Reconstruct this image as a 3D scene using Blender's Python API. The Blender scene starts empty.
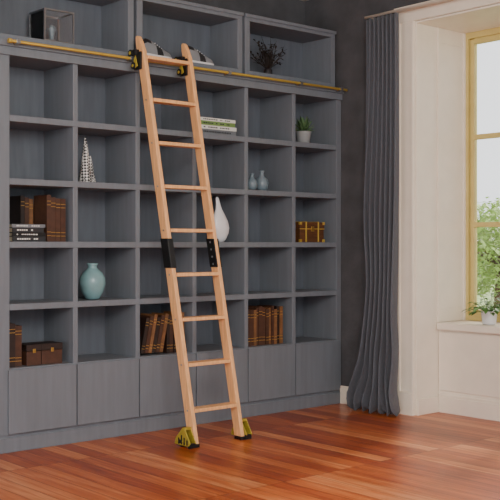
import bpy, bmesh, math, random
from mathutils import Vector, Matrix
random.seed(7)
S = bpy.context.scene

# ------------------------------------------------------------ materials
def lin(h):
    h=h.lstrip('#'); r=[int(h[i:i+2],16)/255 for i in (0,2,4)]
    return tuple((c/12.92 if c<=0.04045 else ((c+0.055)/1.055)**2.4) for c in r)+(1,)
def mat(name,col,rough=.5,metal=0,var=.12,scale=(8,8,8),bump=0,bscale=60,spec=None,trans=0,sheen=0):
    m=bpy.data.materials.new(name); m.use_nodes=True
    nt=m.node_tree; b=nt.nodes['Principled BSDF']
    c=lin(col)
    b.inputs['Roughness'].default_value=rough; b.inputs['Metallic'].default_value=metal
    if spec is not None: b.inputs['Specular IOR Level'].default_value=spec
    if trans: b.inputs['Transmission Weight'].default_value=trans
    if sheen: b.inputs['Sheen Weight'].default_value=sheen
    tc=nt.nodes.new('ShaderNodeTexCoord'); mp=nt.nodes.new('ShaderNodeMapping')
    mp.inputs['Scale'].default_value=scale
    nt.links.new(tc.outputs['Object'],mp.inputs['Vector'])
    n=nt.nodes.new('ShaderNodeTexNoise'); n.inputs['Scale'].default_value=1; n.inputs['Detail'].default_value=5
    nt.links.new(mp.outputs['Vector'],n.inputs['Vector'])
    r=nt.nodes.new('ShaderNodeValToRGB')
    r.color_ramp.elements[0].position=.3; r.color_ramp.elements[1].position=.7
    r.color_ramp.elements[0].color=tuple(x*(1-var) for x in c[:3])+(1,)
    r.color_ramp.elements[1].color=tuple(min(1,x*(1+var)) for x in c[:3])+(1,)
    nt.links.new(n.outputs['Fac'],r.inputs['Fac']); nt.links.new(r.outputs['Color'],b.inputs['Base Color'])
    if bump:
        n2=nt.nodes.new('ShaderNodeTexNoise'); n2.inputs['Scale'].default_value=bscale; n2.inputs['Detail'].default_value=6
        nt.links.new(tc.outputs['Object'],n2.inputs['Vector'])
        bp=nt.nodes.new('ShaderNodeBump'); bp.inputs['Strength'].default_value=bump; bp.inputs['Distance'].default_value=.01
        nt.links.new(n2.outputs['Fac'],bp.inputs['Height']); nt.links.new(bp.outputs['Normal'],b.inputs['Normal'])
    return m

def floor_mat():
    m=bpy.data.materials.new('wood_planks'); m.use_nodes=True
    nt=m.node_tree; b=nt.nodes['Principled BSDF']; N=nt.nodes.new; L=nt.links.new
    tc=N('ShaderNodeTexCoord'); sp=N('ShaderNodeSeparateXYZ'); cb=N('ShaderNodeCombineXYZ')
    L(tc.outputs['Object'],sp.inputs[0]); L(sp.outputs['Y'],cb.inputs['X']); L(sp.outputs['X'],cb.inputs['Y'])
    br=N('ShaderNodeTexBrick'); br.offset=.37; br.offset_frequency=1
    br.inputs['Scale'].default_value=1; br.inputs['Brick Width'].default_value=1.15; br.inputs['Row Height'].default_value=.105
    br.inputs['Mortar Size'].default_value=.0018; br.inputs['Mortar Smooth'].default_value=.3; br.inputs['Bias'].default_value=0
    br.inputs['Color1'].default_value=(0,0,0,1); br.inputs['Color2'].default_value=(1,1,1,1); br.inputs['Mortar'].default_value=(.5,.5,.5,1)
    L(cb.outputs[0],br.inputs['Vector'])
    mp=N('ShaderNodeMapping'); mp.inputs['Scale'].default_value=(1.6,26,1); L(cb.outputs[0],mp.inputs['Vector'])
    off=N('ShaderNodeVectorMath'); off.operation='MULTIPLY_ADD'; off.inputs[1].default_value=(17,9,5)
    L(br.outputs['Color'],off.inputs[0]); L(mp.outputs[0],off.inputs[2])
    g=N('ShaderNodeTexNoise'); g.inputs['Scale'].default_value=1.0; g.inputs['Detail'].default_value=7; g.inputs['Distortion'].default_value=1.1
    L(off.outputs[0],g.inputs['Vector'])
    mx=N('ShaderNodeMath'); mx.operation='MULTIPLY_ADD'; mx.inputs[1].default_value=.38
    L(br.outputs['Color'],mx.inputs[0])
    ma=N('ShaderNodeMath'); ma.operation='MULTIPLY'; ma.inputs[1].default_value=.70; L(g.outputs['Fac'],ma.inputs[0]); L(ma.outputs[0],mx.inputs[2])
    r=N('ShaderNodeValToRGB'); cr=r.color_ramp
    cr.elements[0].position=.18; cr.elements[0].color=lin('#6c2a12')
    cr.elements[1].position=.85; cr.elements[1].color=lin('#e09a66')
    e=cr.elements.new(.42); e.color=lin('#a0471c'); e=cr.elements.new(.62); e.color=lin('#c2682f')
    L(mx.outputs[0],r.inputs['Fac'])
    mm=N('ShaderNodeMixRGB'); mm.inputs['Color2'].default_value=lin('#431608'); L(br.outputs['Fac'],mm.inputs['Fac']); L(r.outputs['Color'],mm.inputs['Color1'])
    L(mm.outputs[0],b.inputs['Base Color'])
    b.inputs['Roughness'].default_value=.30; b.inputs['Specular IOR Level'].default_value=.45
    bp=N('ShaderNodeBump'); bp.inputs['Strength'].default_value=.25; bp.inputs['Distance'].default_value=.002; bp.invert=True
    L(br.outputs['Fac'],bp.inputs['Height']); L(bp.outputs[0],b.inputs['Normal'])
    return m

M={}
M['case']=mat('grey_lacquer','#70767e',.5,var=.07,scale=(30,30,3))
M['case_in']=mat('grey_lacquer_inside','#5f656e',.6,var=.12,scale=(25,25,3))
M['wall']=mat('charcoal_plaster','#4b4b4e',.85,var=.25,scale=(5,5,5),bump=.4,bscale=30)
M['cream']=mat('cream_paint','#f1e7d7',.45,var=.03)
M['yel']=mat('yellow_window_paint','#d2bf78',.45,var=.05)
M['wood']=mat('ladder_oak','#ebb27b',.42,var=.15,scale=(60,60,5))
M['brass']=mat('brass','#d6b654',.3,metal=.5,var=.05)
M['brassy']=mat('yellow_steel','#b8a53c',.4,metal=.3,var=.15,scale=(30,30,30))
M['black']=mat('black_rubber','#0d0d0f',.5,var=.1)
M['steel']=mat('steel','#9a9da3',.3,metal=.9,var=.05)
M['curtain']=mat('curtain_linen','#585b63',.9,var=.12,scale=(200,200,40),bump=.2,bscale=400,sheen=.15)
M['teal']=mat('teal_glaze','#7ba0a5',.25,var=.1,scale=(12,12,12))
M['white']=mat('white_ceramic','#e4e4e6',.25,var=.04)
M['greyblue']=mat('greyblue_glaze','#74858f',.3,var=.08)
M['pot']=mat('concrete_pot','#8d8f90',.8,var=.1)
M['leaf']=mat('leaf_green','#4a7a2c',.5,var=.35,scale=(20,20,20))
M['leaf2']=mat('succulent_leaf','#4f6d45',.5,var=.3,scale=(20,20,20))
M['tree']=mat('tree_leaf','#a9c470',.6,var=.3,scale=(1,1,1))
M['bark']=mat('bark','#5a4634',.9,var=.3,scale=(20,20,4),bump=.5)
M['grass']=mat('grass','#9db274',.9,var=.25,scale=(2,2,2))
M['page']=mat('book_pages','#d8cbb0',.8,var=.08,scale=(4,4,300))
M['brown']=mat('brown_leather','#4a2f22',.5,var=.2,scale=(30,30,30))
M['brown2']=mat('tan_leather','#7d5636',.5,var=.2,scale=(30,30,30))
M['darkbr']=mat('dark_leather','#2a1d19',.5,var=.2,scale=(30,30,30))
M['char']=mat('charcoal_cloth','#26272b',.6,var=.1)
M['shoe']=mat('grey_canvas','#8a8d92',.7,var=.1)
M['gold']=mat('gold_foil','#b8934a',.35,metal=.7,var=.1)
M['bwhite']=mat('white_cover','#d9d9d4',.5,var=.03)
M['bgreen']=mat('green_cover','#6f8f4e',.5,var=.05)
M['bgrey']=mat('grey_cover','#6e7278',.5,var=.05)
M['trunk']=mat('trunk_wood','#5b3a22',.5,var=.3,scale=(10,60,60))
M['twig']=mat('dark_twigs','#2a211d',.8,var=.2)
M['soil']=mat('soil','#2d2018',.95,var=.3)
M['floor']=floor_mat()
g=bpy.data.materials.new('clear_glass'); g.use_nodes=True; nt=g.node_tree; nt.nodes.clear()
o=nt.nodes.new('ShaderNodeOutputMaterial'); mi=nt.nodes.new('ShaderNodeMixShader'); t=nt.nodes.new('ShaderNodeBsdfTransparent'); gl=nt.nodes.new('ShaderNodeBsdfGlossy')
gl.inputs['Roughness'].default_value=.02; fr=nt.nodes.new('ShaderNodeFresnel'); fr.inputs['IOR'].default_value=1.45
nt.links.new(fr.outputs[0],mi.inputs[0]); nt.links.new(t.outputs[0],mi.inputs[1]); nt.links.new(gl.outputs[0],mi.inputs[2]); nt.links.new(mi.outputs[0],o.inputs[0])
M['glass']=g
z=bpy.data.materials.new('dotted_ceramic'); z.use_nodes=True; nt=z.node_tree; b=nt.nodes['Principled BSDF']
tc=nt.nodes.new('ShaderNodeTexCoord'); ck=nt.nodes.new('ShaderNodeTexChecker'); ck.inputs['Scale'].default_value=75
ck.inputs['Color1'].default_value=lin('#d8d8d6'); ck.inputs['Color2'].default_value=lin('#26282c')
mp=nt.nodes.new('ShaderNodeMapping'); mp.inputs['Rotation'].default_value=(.6,.6,.78)
nt.links.new(tc.outputs['Object'],mp.inputs[0]); nt.links.new(mp.outputs[0],ck.inputs[0]); nt.links.new(ck.outputs[0],b.inputs['Base Color']); M['zig']=z

# ------------------------------------------------------------ builder
class B:
    def __init__(s,name): s.name=name; s.bm=bmesh.new(); s.ms=[]
    def mi(s,k):
        if k not in s.ms: s.ms.append(k)
        return s.ms.index(k)
    def hexa(s,pts,m,smooth=False):
        v=[s.bm.verts.new(p) for p in pts]; i=s.mi(m)
        for f in ((3,2,1,0),(4,5,6,7),(0,1,5,4),(1,2,6,5),(2,3,7,6),(3,0,4,7)):
            fc=s.bm.faces.new([v[k] for k in f]); fc.material_index=i; fc.smooth=smooth
    def box(s,x0,x1,y0,y1,z0,z1,m,T=None):
        p=[(x0,y0,z0),(x1,y0,z0),(x1,y1,z0),(x0,y1,z0),(x0,y0,z1),(x1,y0,z1),(x1,y1,z1),(x0,y1,z1)]
        if T is not None: p=[T@Vector(q) for q in p]
        s.hexa(p,m)
    def loft(s,secs,m):
        i=s.mi(m); rings=[]
        for z,x,y,hx,hy in secs:
            rings.append([s.bm.verts.new(p) for p in ((x-hx,y-hy,z),(x+hx,y-hy,z),(x+hx,y+hy,z),(x-hx,y+hy,z))])
        for a,c in zip(rings,rings[1:]):
            for k in range(4):
                s.bm.faces.new((a[k],a[(k+1)%4],c[(k+1)%4],c[k])).material_index=i
        s.bm.faces.new(rings[0][::-1]).material_index=i; s.bm.faces.new(rings[-1]).material_index=i
    def lathe(s,prof,c,m,seg=32,T=None,squash=1.0):
        i=s.mi(m); rings=[]
        for r,z in prof:
            ring=[]
            for k in range(seg):
                a=2*math.pi*k/seg; p=Vector((r*math.cos(a),r*math.sin(a)*squash,z))
                if T is not None: p=T@p
                ring.append(s.bm.verts.new(p+Vector(c)))
            rings.append(ring)
        for a,d in zip(rings,rings[1:]):
            for k in range(seg):
                f=s.bm.faces.new((a[k],a[(k+1)%seg],d[(k+1)%seg],d[k])); f.material_index=i; f.smooth=True
        for ring,rev in ((rings[0],True),(rings[-1],False)):
            f=s.bm.faces.new(ring[::-1] if rev else ring); f.material_index=i
    def tube(s,p0,p1,r,m,seg=12,r1=None):
        p0=Vector(p0);p1=Vector(p1);d=p1-p0; q=d.to_track_quat('Z','Y').to_matrix().to_4x4()
        s.lathe([(r,0),(r if r1 is None else r1,d.length)],p0,m,seg,q)
    def poly(s,pts,off,m):
        off=Vector(off); i=s.mi(m); a=[s.bm.verts.new(p) for p in pts]; c=[s.bm.verts.new(Vector(p)+off) for p in pts]; n=len(pts)
        s.bm.faces.new(a).material_index=i; s.bm.faces.new(c[::-1]).material_index=i
        for k in range(n): s.bm.faces.new((a[k],c[k],c[(k+1)%n],a[(k+1)%n])).material_index=i
    def leaf(s,base,dirv,L,w,m,droop=.3,seg=4):
        i=s.mi(m); d=Vector(dirv).normalized(); side=d.cross(Vector((0,0,1)))
        if side.length<.05: side=Vector((1,0,0))
        side.normalize(); prev=None
        for k in range(seg+1):
            t=k/seg; ww=w*math.sin(math.pi*min(.98,max(.06,t*.9+.08)))
            q=Vector(base)+d*L*t+Vector((0,0,-droop*L*t*t))
            cur=(s.bm.verts.new(q-side*ww),s.bm.verts.new(q+Vector((0,0,-ww*.3))),s.bm.verts.new(q+side*ww))
            if prev:
                for j in (0,1):
                    f=s.bm.faces.new((prev[j],prev[j+1],cur[j+1],cur[j])); f.material_index=i; f.smooth=True
            prev=cur
    def done(s,bevel=0,recalc=True,solid=0,sub=0,parent=None):
        if recalc: bmesh.ops.recalc_face_normals(s.bm,faces=s.bm.faces)
        me=bpy.data.meshes.new(s.name); s.bm.to_mesh(me); s.bm.free()
        ob=bpy.data.objects.new(s.name,me); S.collection.objects.link(ob)
        for k in s.ms: me.materials.append(M[k])
        if solid: md=ob.modifiers.new('s','SOLIDIFY'); md.thickness=solid; md.offset=0
        if bevel:
            md=ob.modifiers.new('b','BEVEL'); md.width=bevel; md.segments=2; md.limit_method='ANGLE'; md.angle_limit=math.radians(40)
        if sub: md=ob.modifiers.new('u','SUBSURF'); md.levels=sub; md.render_levels=sub
        if parent: ob.parent=parent
        return ob
def empty(name):
    e=bpy.data.objects.new(name,None); S.collection.objects.link(e); return e

# ------------------------------------------------------------ room
W=2.80; BY=.40; H=3.15
b=B('floor'); b.box(-6,3.6,-8,BY+.2,-.1,0,'floor'); b.done()
b=B('wall_back'); b.box(-6,W,BY,BY+.2,0,H,'wall'); b.done()
J0,J1=-.722,-2.35; WT=2.80; XO=3.45
b=B('wall_right')
b.box(W,XO,J0,BY+.2,0,H,'wall'); b.box(W,XO,J1,J0,WT,H,'wall'); b.box(W,XO,-8,J1,0,H,'wall')
b.box(3.05,XO,J1,J0,0,.60,'cream')
b.done()
b=B('ceiling'); b.box(-6,XO,-8,BY+.2,H,H+.1,'cream'); b.done()
b=B('baseboard_right')
for (x0,x1,y0,y1) in ((W-.018,W,-.58,.0),(3.032,3.05,J1+.02,J0-.02),(W-.018,W,-7.9,J1-.16)):
    b.box(x0,x1,y0,y1,0,.115,'cream'); b.box(x0+.006,x1,y0,y1,.115,.135,'cream')
b.box(W,3.03,J0-.03,J0-.014,0,.115,'cream')
b.done(bevel=.003)
b=B('trim_1')
for (y0,y1) in ((J0-.004,-.584),(J1-.14,J1)):
    b.box(W-.022,W,y0,y1,.16,WT,'cream')
    b.box(W-.030,W-.022,y0+.0,y0+.02,.16,WT,'cream'); b.box(W-.034,W-.022,y1-.025,y1,.16,WT,'cream')
    b.box(W-.04,W,y0-.004,y1+.004,0,.16,'cream')
b.box(W-.024,W,J1-.14,-.584,WT,2.88,'cream')
b.box(W-.045,W,J1-.16,-.564,2.88,2.91,'cream')
b.box(W+.001,3.40,J0-.014,J0,0,WT-.014,'cream'); b.box(W+.001,3.40,J1,J1+.014,0,WT-.014,'cream'); b.box(W+.001,3.40,J1,J0,WT-.014,WT,'cream')
b.box(3.03,3.06,J0-.026,J0-.014,.65,WT-.014,'cream')
b.box(3.33,3.36,J0-.030,J0-.014,.65,WT-.014,'cream')
b.box(3.06,3.33,J0-.020,J0-.014,.65,.75,'cream'); b.box(3.06,3.33,J0-.020,J0-.014,2.68,WT-.014,'cream')
b.box(3.04,3.05,J1+.02,J0-.02,.16,.58,'cream')
b.done(bevel=.002)
b=B('trim_2'); b.box(3.0,3.42,J1+.016,J0-.032,.60,.65,'cream'); b.done(bevel=.008)
b=B('window_1'); x0,x1=3.36,3.42; yT,yB=J0-.014,J1+.014
zs0,zs1=.652,WT-.014
b.box(x0-.01,x1,yT-.035,yT,zs0,zs1,'yel'); b.box(x0-.01,x1,yB,yB+.035,zs0,zs1,'yel')
b.box(x0-.01,x1,yB+.035,yT-.035,zs1-.045,zs1,'yel'); b.box(x0-.01,x1,yB+.035,yT-.035,zs0,zs0+.04,'yel')
b.box(x0+.01,x1-.01,yT-.075,yT-.041,zs0+.04,zs1-.05,'yel'); b.box(x0+.01,x1-.01,yB+.041,yB+.075,zs0+.04,zs1-.05,'yel')
mid=(yT+yB)/2
b.box(x0+.0,x1-.005,mid-.04,mid+.04,zs0+.045,zs1-.05,'yel')
for z in (2.01,1.36): b.box(x0+.008,x1-.012,yB+.075,yT-.075,z-.018,z+.018,'yel')
for z in (zs0+.06,zs1-.065): b.box(x0+.01,x1-.01,yB+.075,yT-.075,z-.02,z+.02,'yel')
b.box(x0+.028,x0+.032,yB+.06,yT-.06,zs0+.06,zs1-.07,'glass')
b.done(bevel=.003)

# ------------------------------------------------------------ bookcase
C=.4605; NC=6; BW=C*NC; SH=[.49,.865,1.23,1.60,1.97]; TOP=2.37; t=.034; BACK=.36
b=B('bookcase')
b.box(-.10,BW+.02,.005,BACK,0,.10,'case')
b.box(-.10,BW+.02,-.006,.005,.0,.085,'case')
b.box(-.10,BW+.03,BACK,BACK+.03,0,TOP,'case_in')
b.box(-.10,t/2,0,BACK,.10,TOP,'case')
for i in range(1,NC): b.box(i*C-t/2,i*C+t/2,0.002,BACK,.10,TOP-.05,'case')
b.box(BW-t/2,BW+.035,0,BACK,.10,TOP,'case')
for z in SH: b.box(t/2,BW-t/2,0,BACK,z-.037,z,'case')
b.box(t/2,BW-t/2,0,BACK,.10,.13,'case')
b.box(t/2,BW-t/2,0,BACK,TOP-.05,TOP-.005,'case')
b.box(-.12,BW+.035,-.03,BACK+.03,TOP-.005,TOP+.03,'case')
b.box(-.11,BW+.035,-.016,0,TOP-.055,TOP-.005,'case')
for i in range(NC):
    b.box(i*C+.004,(i+1)*C-.004,-.018,-.001,.108,.482,'case')
u=.045; Z0,Z1=TOP+.03,2.84; FY=.03
for k in range(3):
    xa=k*2*C+(.012 if k else -.10); xb=(k+1)*2*C-(.012 if k<2 else 0)
    b.box(xa,xb,FY,BACK,Z0,Z0+u,'case'); b.box(xa,xb,FY,BACK,Z1-u,Z1,'case')
    b.box(xa,xa+u,FY,BACK,Z0+u,Z1-u,'case'); b.box(xb-u,xb,FY,BACK,Z0+u,Z1-u,'case')
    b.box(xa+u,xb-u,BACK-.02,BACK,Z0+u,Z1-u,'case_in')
    b.box(xa-.004,xb+.004,FY-.012,FY,Z1-.02,Z1+.004,'case')
b.done(bevel=.0025)
UZ=Z0+u
# ------------------------------------------------------------ rail
RZ=2.385; RY=-.075
b=B('ladder_rail')
b.tube((-.02,RY,RZ),(BW+.02,RY,RZ),.009,'brass',16)
for x in (.03,.82,1.62,2.30,2.72):
    b.tube((x,RY,RZ),(x,-.03,RZ),.007,'brass'); b.lathe([(.016,0),(.016,.008)],(x,-.030,RZ),'steel',16,Matrix.Rotation(math.pi/2,4,'X'))
    b.box(x-.012,x+.012,RY-.013,RY+.013,RZ-.013,RZ+.013,'steel')
b.lathe([(.014,0),(.014,.02)],(-.03,RY,RZ),'brass',16,Matrix.Rotation(math.pi/2,4,'Y'))
b.done(bevel=.001)

# ------------------------------------------------------------ ladder
lad=empty('rolling_library_ladder')
def ly(z): return -.575+(.43/2.38)*z
def lx(z): return -.078*z/2.5
XL,XR=.930,1.290
hx,hy=.014,.034
for nm,x in (('stile_left',XL),('stile_right',XR)):
    b=B(nm); secs=[(z,x+lx(z),ly(z),hx,hy) for z in (0.02,.6,1.2,1.8,2.42)]
    secs+=[(2.48,x+lx(2.5),ly(2.5)+.004,hx,.026),(2.515,x+lx(2.53),ly(2.53)+.010,hx,.016),(2.525,x+lx(2.53),ly(2.53)+.014,hx,.006)]
    b.loft(secs,'wood'); b.done(bevel=.003,parent=lad)
for n in range(9):
    z=.214+.2715*n; b=B('tread_%d'%(n+1))
    b.box(XL+lx(z)+hx,XR+lx(z)-hx,ly(z)-.040,ly(z)+.040,z-.011,z+.011,'wood'); b.done(bevel=.003,parent=lad)
    b=B('tread_bolt_%d'%(n+1))
    b.tube((XL+lx(z)-hx-.002,ly(z),z),(XL+lx(z)-hx+.001,ly(z),z),.006,'steel')
    b.done(parent=lad)
b=B('grip_plates')
for x,off in ((XL,-1),(XR,-1),(XL,1),(XR,1)):
    secs=[(z,x+lx(z)+off*(hx+.003),ly(z),.004,hy+.003) for z in (1.07,1.16,1.25)]; b.loft(secs,'black')
secs=[(z,XL+lx(z),ly(z)-.002,hx+.004,hy+.003) for z in (1.07,1.25)]; b.loft(secs,'black')
for k in range(4):
    z=1.09+k*.046; b.tube((XR+lx(z)-hx-.010,ly(z),z),(XR+lx(z)-hx-.006,ly(z),z),.007,'steel')
b.done(bevel=.002,parent=lad)
b=B('top_brackets')
for x,sg in ((XL,-1),(XR,-1)):
    X=x+lx(2.4)+sg*(hx+.006)
    b.box(X-.005,X+.005,-.16,-.085,2.31,2.42,'black')
    b.box(X-.022,X+.005,-.13,-.045,2.40,2.435,'black')
    b.tube((X-.028,RY,RZ+.032),(X+.006,RY,RZ+.032),.022,'black',20); b.tube((X-.031,RY,RZ+.032),(X-.027,RY,RZ+.032),.011,'brassy',16)
    b.tube((X-.024,-.10,2.335),(X+.004,-.10,2.335),.022,'black',20); b.tube((X-.027,-.10,2.335),(X-.023,-.10,2.335),.010,'brassy',16)
    b.poly([(X-.010,-.14,2.33),(X-.010,-.115,2.32),(X-.010,-.10,2.365),(X-.010,-.115,2.40)],(-.008,0,0),'brassy')
b.done(bevel=.0015,parent=lad)
b=B('wheel_brakes')
for x,sg in ((XL,-1),(XR,1)):
    for o in (.018,.060):
        X=x+sg*o; w=.005*sg
        b.poly([(X,-.60,.012),(X,-.62,.03),(X,-.565,.115),(X,-.54,.115),(X,-.475,.05),(X,-.465,.012)],(w,0,0),'brassy')
    X=x+sg*.041
    b.tube((X-.013,-.52,.034),(X+.013,-.52,.034),.034,'black',28)
    b.tube((X-.028,-.52,.034),(X+.030,-.52,.034),.012,'black',16)
    b.box(min(x+sg*.014,x+sg*.062),max(x+sg*.014,x+sg*.062),-.57,-.54,.105,.12,'brassy')
    b.box(min(x+sg*.014,x+sg*.062),max(x+sg*.014,x+sg*.062),-.615,-.595,.001,.03,'black')
    for k in range(4):
        yy=-.597+k*.027; XX=x+sg*.0655
        b.box(min(XX,XX+.003*sg),max(XX,XX+.003*sg),yy,yy+.011,.018,.05+.012*k-(.03 if k==3 else 0),'black')
b.box(XL-hx-.002,XL+hx+.002,ly(0)-hy,ly(0)+hy,0,.022,'black'); b.box(XR-hx-.002,XR+hx+.002,ly(0)-hy,ly(0)+hy,0,.022,'black')
b.done(bevel=.0015,parent=lad)

# ------------------------------------------------------------ curtain
b=B('curtain'); i=b.mi('curtain'); nu,nz=150,60; rows=[]
def sm(a): a=max(0,min(1,a)); return a*a*(3-2*a)
for r in range(nz+1):
    z=.006+ (2.855-.006)*r/nz
    low=sm((.75-z)/.75)
    yl=-.345+.03*math.sin(z*1.7)-.055*math.exp(-((z-.95)/.35)**2)+.10*low**1.3
    yr=-.665+.03*sm((1.6-z)/1.0)-.06*low
    row=[]
    amp=.034+.012*math.sin(z*2)+.02*low
    for k in range(nu+1):
        u_=k/nu; y=yl+(yr-yl)*u_
        ph=2*math.pi*7*u_+.7*math.sin(z*1.3+u_*5)+.5*low*math.sin(z*14)
        x=2.69-.05*low*low+amp*math.sin(ph)+.012*math.sin(ph*2.3+z)*low
        y+=.012*math.cos(ph*1.0)+.03*low*math.sin(z*9+u_*6)*(1-low*.3)
        zz=z+ (.02*low*low*(1+math.sin(ph*1.5)) if r<3 else 0)
        row.append(b.bm.verts.new((x,y,zz)))
    rows.append(row)
for a,c in zip(rows,rows[1:]):
    for k in range(nu):
        f=b.bm.faces.new((a[k],a[k+1],c[k+1],c[k])); f.material_index=i; f.smooth=True
b.done(recalc=False,solid=.003)
b=B('curtain_rod'); b.tube((2.69,-.345,2.872),(2.69,-2.75,2.872),.010,'cream',16)
for y in (-.38,-2.6): b.box(2.69,W-.001,y-.006,y+.006,2.866,2.878,'cream')
b.done()

# ------------------------------------------------------------ books
def book(b,x,w,y,d,z,h,cov,T=None,bands=True):
    c=.0025
    b.box(x,x+c,y,y+d,z,z+h,cov,T); b.box(x+w-c,x+w,y,y+d,z,z+h,cov,T); b.box(x+c,x+w-c,y,y+c*1.5,z,z+h,cov,T)
    b.box(x+c,x+w-c,y+c*1.5,y+d-.006,z+.004,z+h-.005,'page',T)
    if bands:
        for q in (.12,.2,.78,.86): b.box(x+.001,x+w-.001,y-.0012,y,z+h*q,z+h*q+.004,'gold',T)
def shelf_books(name,x0,x1,y,z,hmin,hmax,cols):
    b=B(name); x=x0
    while True:
        w=random.uniform(.02,.036)
        if x+w>x1: break
        h=random.uniform(hmin,hmax)
        book(b,x,w,y+random.uniform(0,.012),.16,z,h,random.choice(cols)); x+=w+.0012
    return b
z=SH[0]; G=.001
b=shelf_books('book_row',1.895,2.265,.045,z+G,.25,.295,['brown','brown2','brown2','darkbr','brown']); b.done()
b=shelf_books('book_row',1.19,1.36,.05,z+G,.235,.27,['brown','darkbr','brown2']) 
for k in range(6):
    x=1.005+k*.030; T=Matrix.Translation((x,0,z+.004))@Matrix.Rotation(.20,4,'Y')@Matrix.Translation((-x,0,-z-.004))
    book(b,x-.03,.026,.05,.16,z+.010,.235+.01*(k%3),['darkbr','brown','brown2'][k%3],T)
b.done()
z=SH[2]
b=shelf_books('book_row',.285,.430,.04,z+G,.25,.29,['brown','darkbr','brown']) 
for k in range(3): book(b,.195+k*.029,.027,.20,.14,z+G,.28-.01*k,['darkbr','brown','brown2'][k])
b.done()
def stack(name,x0,x1,y,z,ths,cols,txt='bwhite'):
    b=B(name); zz=z+G
    for k,(th,c) in enumerate(zip(ths,cols)):
        a=random.uniform(0,.012); e=random.uniform(0,.02)
        X0,X1=x0+a,x1-e; cv=.0025
        b.box(X0,X1,y,y+.16,zz,zz+cv,c); b.box(X0,X1,y,y+.16,zz+th-cv,zz+th,c); b.box(X0,X1,y,y+.004,zz+cv,zz+th-cv,c)
        b.box(X0+.004,X1-.004,y+.004,y+.156,zz+cv,zz+th-cv,'page')
        x=X0+.03
        while x<X1-.05:
            w=random.uniform(.006,.016); b.box(x,x+w,y-.0008,y,zz+th*.35,zz+th*.65,txt); x+=w+.004
            if random.random()<.15: x+=.02
        zz+=th+.0008
    b.done()
stack('stacked_books',.035,.272,.02,SH[2],[.03,.022,.028,.02],['char','black','char','bgrey'])
stack('stacked_books',1.45,1.79,.04,SH[4],[.034,.026,.028,.022],['bgrey','bwhite','bgreen','bwhite'],'char')
b=B('keepsake_box')
for x0_,x1_,h in ((.15,.245,.125),(.25,.39,.125)):
    b.box(x0_,x1_,.04,.18,SH[0]+G,SH[0]+h*.68,'brown'); b.box(x0_-.002,x1_+.002,.037,.183,SH[0]+h*.70,SH[0]+h,'darkbr')
    b.box((x0_+x1_)/2-.01,(x0_+x1_)/2+.01,.033,.037,SH[0]+h*.6,SH[0]+h*.8,'gold')
b.done(bevel=.003)
b=B('upright_album'); book(b,.03,.05,.05,.2,SH[0]+G,.255,'darkbr'); book(b,.082,.045,.06,.18,SH[0]+G,.24,'brown'); b.done()

# ------------------------------------------------------------ vases & decor
b=B('teal_vase')
b.lathe([(.035,0),(.045,.006),(.07,.05),(.083,.10),(.08,.135),(.062,.168),(.038,.19),(.028,.203),(.03,.215),(.038,.228),(.033,.228),(.024,.212)],(.655,.12,SH[1]+G),'teal',40); b.done()
b=B('white_sculptural_vase'); i=b.mi('white'); prof=[(.026,0),(.045,.02),(.066,.06),(.074,.10),(.066,.145),(.046,.19),(.028,.225),(.019,.26),(.014,.30),(.010,.315),(.006,.30)]
rings=[]
for r,zz in prof:
    rings.append([b.bm.verts.new((1.68+r*math.cos(a)-.03*(zz/.3)**2,.09+r*.6*math.sin(a),SH[2]+G+zz)) for a in [2*math.pi*k/32 for k in range(32)]])
for a,c in zip(rings,rings[1:]):
    for k in range(32):
        f=b.bm.faces.new((a[k],a[(k+1)%32],c[(k+1)%32],c[k])); f.smooth=True
b.bm.faces.new(rings[0]); b.bm.faces.new(rings[-1]); b.done()
for x,y,s in ((2.075,.10,1.05),(1.945,.06,.85)):
    b=B('bud_vase'); b.lathe([(.022*s,0),(.04*s,.015*s),(.046*s,.05*s),(.04*s,.08*s),(.018*s,.10*s),(.013*s,.12*s),(.017*s,.135*s),(.02*s,.14*s),(.012*s,.138*s),(.01*s,.12*s)],(x,y,SH[3]+G),'greyblue',32); b.done()
b=B('patterned_obelisk')
for x,y,h,r in ((.585,.09,.285,.042),(.645,.13,.17,.034)):
    b.lathe([(r,0),(r*1.02,.012),(r*.7,h*.4),(r*.38,h*.75),(.005,h),(.001,h+.006)],(x,y,SH[3]+G),'zig',8)
b.done()
b=B('potted_succulent'); c=(2.485,.09,SH[4]+G)
b.lathe([(.038,0),(.046,.01),(.058,.075),(.060,.09),(.054,.09),(.050,.074)],c,'pot',28); b.lathe([(.050,.068),(.050,.076)],c,'soil',20)
for k in range(40):
    a=k*2.4; e=.35+1.1*(k/40); b.leaf((c[0]+.01*math.cos(a),c[1]+.01*math.sin(a),c[2]+.074),(math.cos(a)*math.cos(e)*.8,math.sin(a)*math.cos(e)*.7,math.sin(e)),.085+.10*(k/40),.012,'leaf2',.25)
b.done(recalc=False,solid=.002)
b=B('storage_trunk'); x0_,x1_,y0_,y1_,z0_=2.40,2.65,.04,.20,SH[2]+G
b.box(x0_,x1_,y0_,y1_,z0_,z0_+.10,'trunk'); b.box(x0_-.003,x1_+.003,y0_-.003,y1_+.003,z0_+.103,z0_+.150,'trunk')
for x in (x0_+.055,x1_-.067):
    b.box(x,x+.012,y0_-.007,y0_-.0,z0_+.002,z0_+.152,'brass'); b.box(x,x+.012,y0_-.006,y1_+.004,z0_+.150,z0_+.155,'brass')
for x in (x0_-.006,x1_-.016):
    for zz in (z0_,z0_+.130): b.box(x,x+.022,y0_-.007,y0_+.01,zz,zz+.022,'brass')
b.box(x0_-.005,x1_+.005,y0_-.006,y0_,z0_+.096,z0_+.103,'brass')
b.box((x0_+x1_)/2-.014,(x0_+x1_)/2+.014,y0_-.011,y0_-.003,z0_+.08,z0_+.118,'gold')
b.done(bevel=.002)
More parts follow.
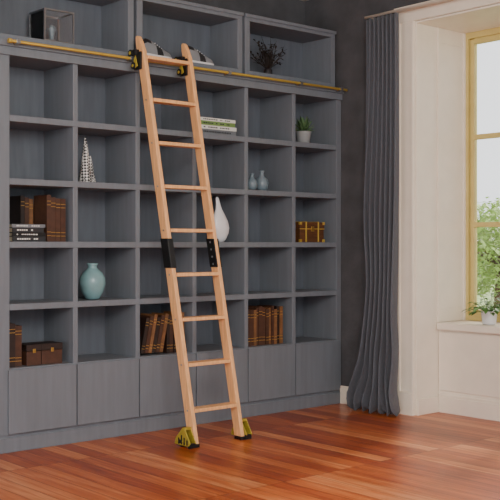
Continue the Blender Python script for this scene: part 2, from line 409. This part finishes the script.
b=B('glass_display_cube'); x0_,x1_,y0_,y1_,z0_,z1_=.28,.48,.06,.24,UZ+G,UZ+.20; r=.005
for x in (x0_,x1_):
    for y in (y0_,y1_): b.box(x-r,x+r,y-r,y+r,z0_,z1_,'steel')
for zz in (z0_+r,z1_-r):
    for x in (x0_,x1_): b.box(x-r,x+r,y0_+r,y1_-r,zz-r,zz+r,'steel')
    for y in (y0_,y1_): b.box(x0_+r,x1_-r,y-r,y+r,zz-r,zz+r,'steel')
b.box(x0_+r,x1_-r,y0_-.001,y0_+.001,z0_+2*r,z1_-2*r,'glass'); b.box(x0_-.001,x0_+.001,y0_+r,y1_-r,z0_+2*r,z1_-2*r,'glass')
b.lathe([(.03,0),(.035,.01),(.012,.03),(.02,.07),(.028,.09),(.018,.11),(.004,.118)],(.38,.15,z0_+.006),'greyblue',20)
b.done()
def shoe(x,y,zz,rot):
    b=B('sneaker'); T=Matrix.Translation((x,y,zz))@Matrix.Rotation(rot,4,'Z')
    secs=[(-.13,.018,.055),(-.12,.032,.085),(-.09,.038,.105),(-.05,.037,.10),(-.01,.038,.085),(.04,.044,.062),(.08,.047,.048),(.115,.04,.038),(.135,.02,.026)]
    i=b.mi('shoe'); j=b.mi('char'); rings=[]
    for xx,w,h in secs:
        ring=[]
        for k in range(16):
            a=2*math.pi*k/16; ca,sa=math.cos(a),math.sin(a)
            ring.append(b.bm.verts.new(T@Vector((xx,w*ca*(1 if sa<0 else .8+.2*(1-sa)),.022+ (h if sa>0 else .006)*sa))))
        rings.append(ring)
    for n,(a,c) in enumerate(zip(rings,rings[1:])):
        for k in range(16):
            f=b.bm.faces.new((a[k],a[(k+1)%16],c[(k+1)%16],c[k])); f.smooth=True; f.material_index=j if (n<3 and 2<k<6) or n in (4,) else i
    b.bm.faces.new(rings[0]); b.bm.faces.new(rings[-1])
    pts=[(xx,w*1.08) for xx,w,h in secs]; outline=[T@Vector((xx,w,0)) for xx,w in pts]+[T@Vector((xx,-w,0)) for xx,w in reversed(pts)]
    b.poly(outline,(0,0,.022),'white')
    for k in range(4): b.box(-.02+k*.02,-.014+k*.02,-.02,.02,.098-k*.009,.104-k*.009,'white',T)
    b.done(bevel=.001)
shoe(1.14,.12,UZ+G,.15); shoe(1.50,.12,UZ+G,.1)
b=B('twig_arrangement'); c=Vector((2.17,.14,UZ+G))
b.lathe([(.03,0),(.036,.01),(.03,.05),(.022,.06)],c,'char',20)
for k in range(46):
    a=random.uniform(0,6.28); e=random.uniform(.5,1.45); L=random.uniform(.12,.25)
    p=c+Vector((0,0,.05)); d=Vector((math.cos(a)*math.cos(e),math.sin(a)*math.cos(e)*.7,math.sin(e)))
    q=p+d*L*.6; b.tube(p,q,.003,'twig',5); d2=(d+Vector((random.uniform(-.6,.6),random.uniform(-.4,.4),random.uniform(-.3,.2)))).normalized()
    e2=q+d2*L*.45; b.tube(q,e2,.0025,'twig',5,.001)
    for s_ in range(3): b.leaf(q+(e2-q)*random.random(),(random.uniform(-1,1),random.uniform(-.7,.7),random.uniform(-.3,1)),.03,.008,'twig')
b.done(recalc=False)
b=B('potted_plant'); c=Vector((3.14,-1.11,.651))
b.lathe([(.042,0),(.048,.01),(.058,.085),(.060,.095),(.054,.095),(.052,.08)],c,'white',28); b.lathe([(.052,.075),(.052,.082)],c,'soil',20)
for k in range(60):
    a=random.uniform(0,6.28); e=random.uniform(.1,1.3)
    p=c+Vector((0,0,.08)); d=Vector((math.cos(a)*math.cos(e),math.sin(a)*math.cos(e),math.sin(e)))*random.uniform(.05,.14)
    b.tube(p,p+d,.0015,'leaf',5); b.leaf(p+d,(d.x,d.y,d.z*.3),random.uniform(.045,.075),.018,'leaf',.5)
b.done(recalc=False)

# ------------------------------------------------------------ outside
b=B('ground'); b.box(3.6,120,-60,140,-.9,-.8,'grass'); b.done()
def tree(x,y,h,r,n,lf=.2):
    b=B('garden_tree'); b.tube((x,y,-.8),(x+.1,y,h*.6),.14,'bark',12,.06)
    for k in range(6):
        a=k*1.05; b.tube((x+.08,y,h*.4),(x+r*.6*math.cos(a),y+r*.6*math.sin(a),h*.8),.05,'bark',8,.01)
    for k in range(n):
        v=Vector((random.gauss(0,1),random.gauss(0,1),random.gauss(0,1))).normalized()*r*random.random()**.35
        p=Vector((x,y,h*.7))+Vector((v.x,v.y,v.z*.75)); d=(random.uniform(-1,1),random.uniform(-1,1),random.uniform(-.6,.6))
        b.leaf(p,d,lf,lf*.33,'tree',.2,2)
    b.done(recalc=False)
tree(16.5,8.2,1.7,1.5,3600,.15); tree(21,13.2,1.2,1.9,3500,.2); tree(25,12.5,1.8,2.2,3500,.24); tree(30,22,1.8,2.8,3500,.3)

# ------------------------------------------------------------ light & camera
w=bpy.data.worlds.new('World'); S.world=w; w.use_nodes=True
bg=w.node_tree.nodes['Background']; bg.inputs[0].default_value=(.94,.965,1,1); bg.inputs[1].default_value=2.1
def area(name,loc,target,size,power,col=(1,1,1)):
    l=bpy.data.lights.new(name,'AREA'); l.size=size; l.energy=power; l.color=col; l.shape='SQUARE'
    ob=bpy.data.objects.new(name,l); ob.location=loc; ob.rotation_euler=(Vector(target)-Vector(loc)).to_track_quat('-Z','Y').to_euler(); S.collection.objects.link(ob)
area('added_fill_light',(-1.5,-4.6,2.7),(1.3,0,1.3),1.4,140,(1,.95,.88))  # unseen area light, added to brighten the bookcase and its upper boxes
sl=bpy.data.lights.new('sun','SUN'); sl.energy=4.5; sl.angle=.08; sl.color=(1,.91,.78)
so=bpy.data.objects.new('sun',sl); so.rotation_euler=Vector((-.75,-.22,-.66)).to_track_quat('-Z','Y').to_euler(); so.location=(8,0,6); S.collection.objects.link(so)

cd=bpy.data.cameras.new('camera'); cam=bpy.data.objects.new('camera',cd); S.collection.objects.link(cam)
cd.sensor_width=36; cd.lens=72; cd.shift_y=-.01
cam.location=(-2.75,-5.317,1.21)
cam.rotation_euler=Vector((.6562,.7546,0)).to_track_quat('-Z','Y').to_euler()
S.camera=cam
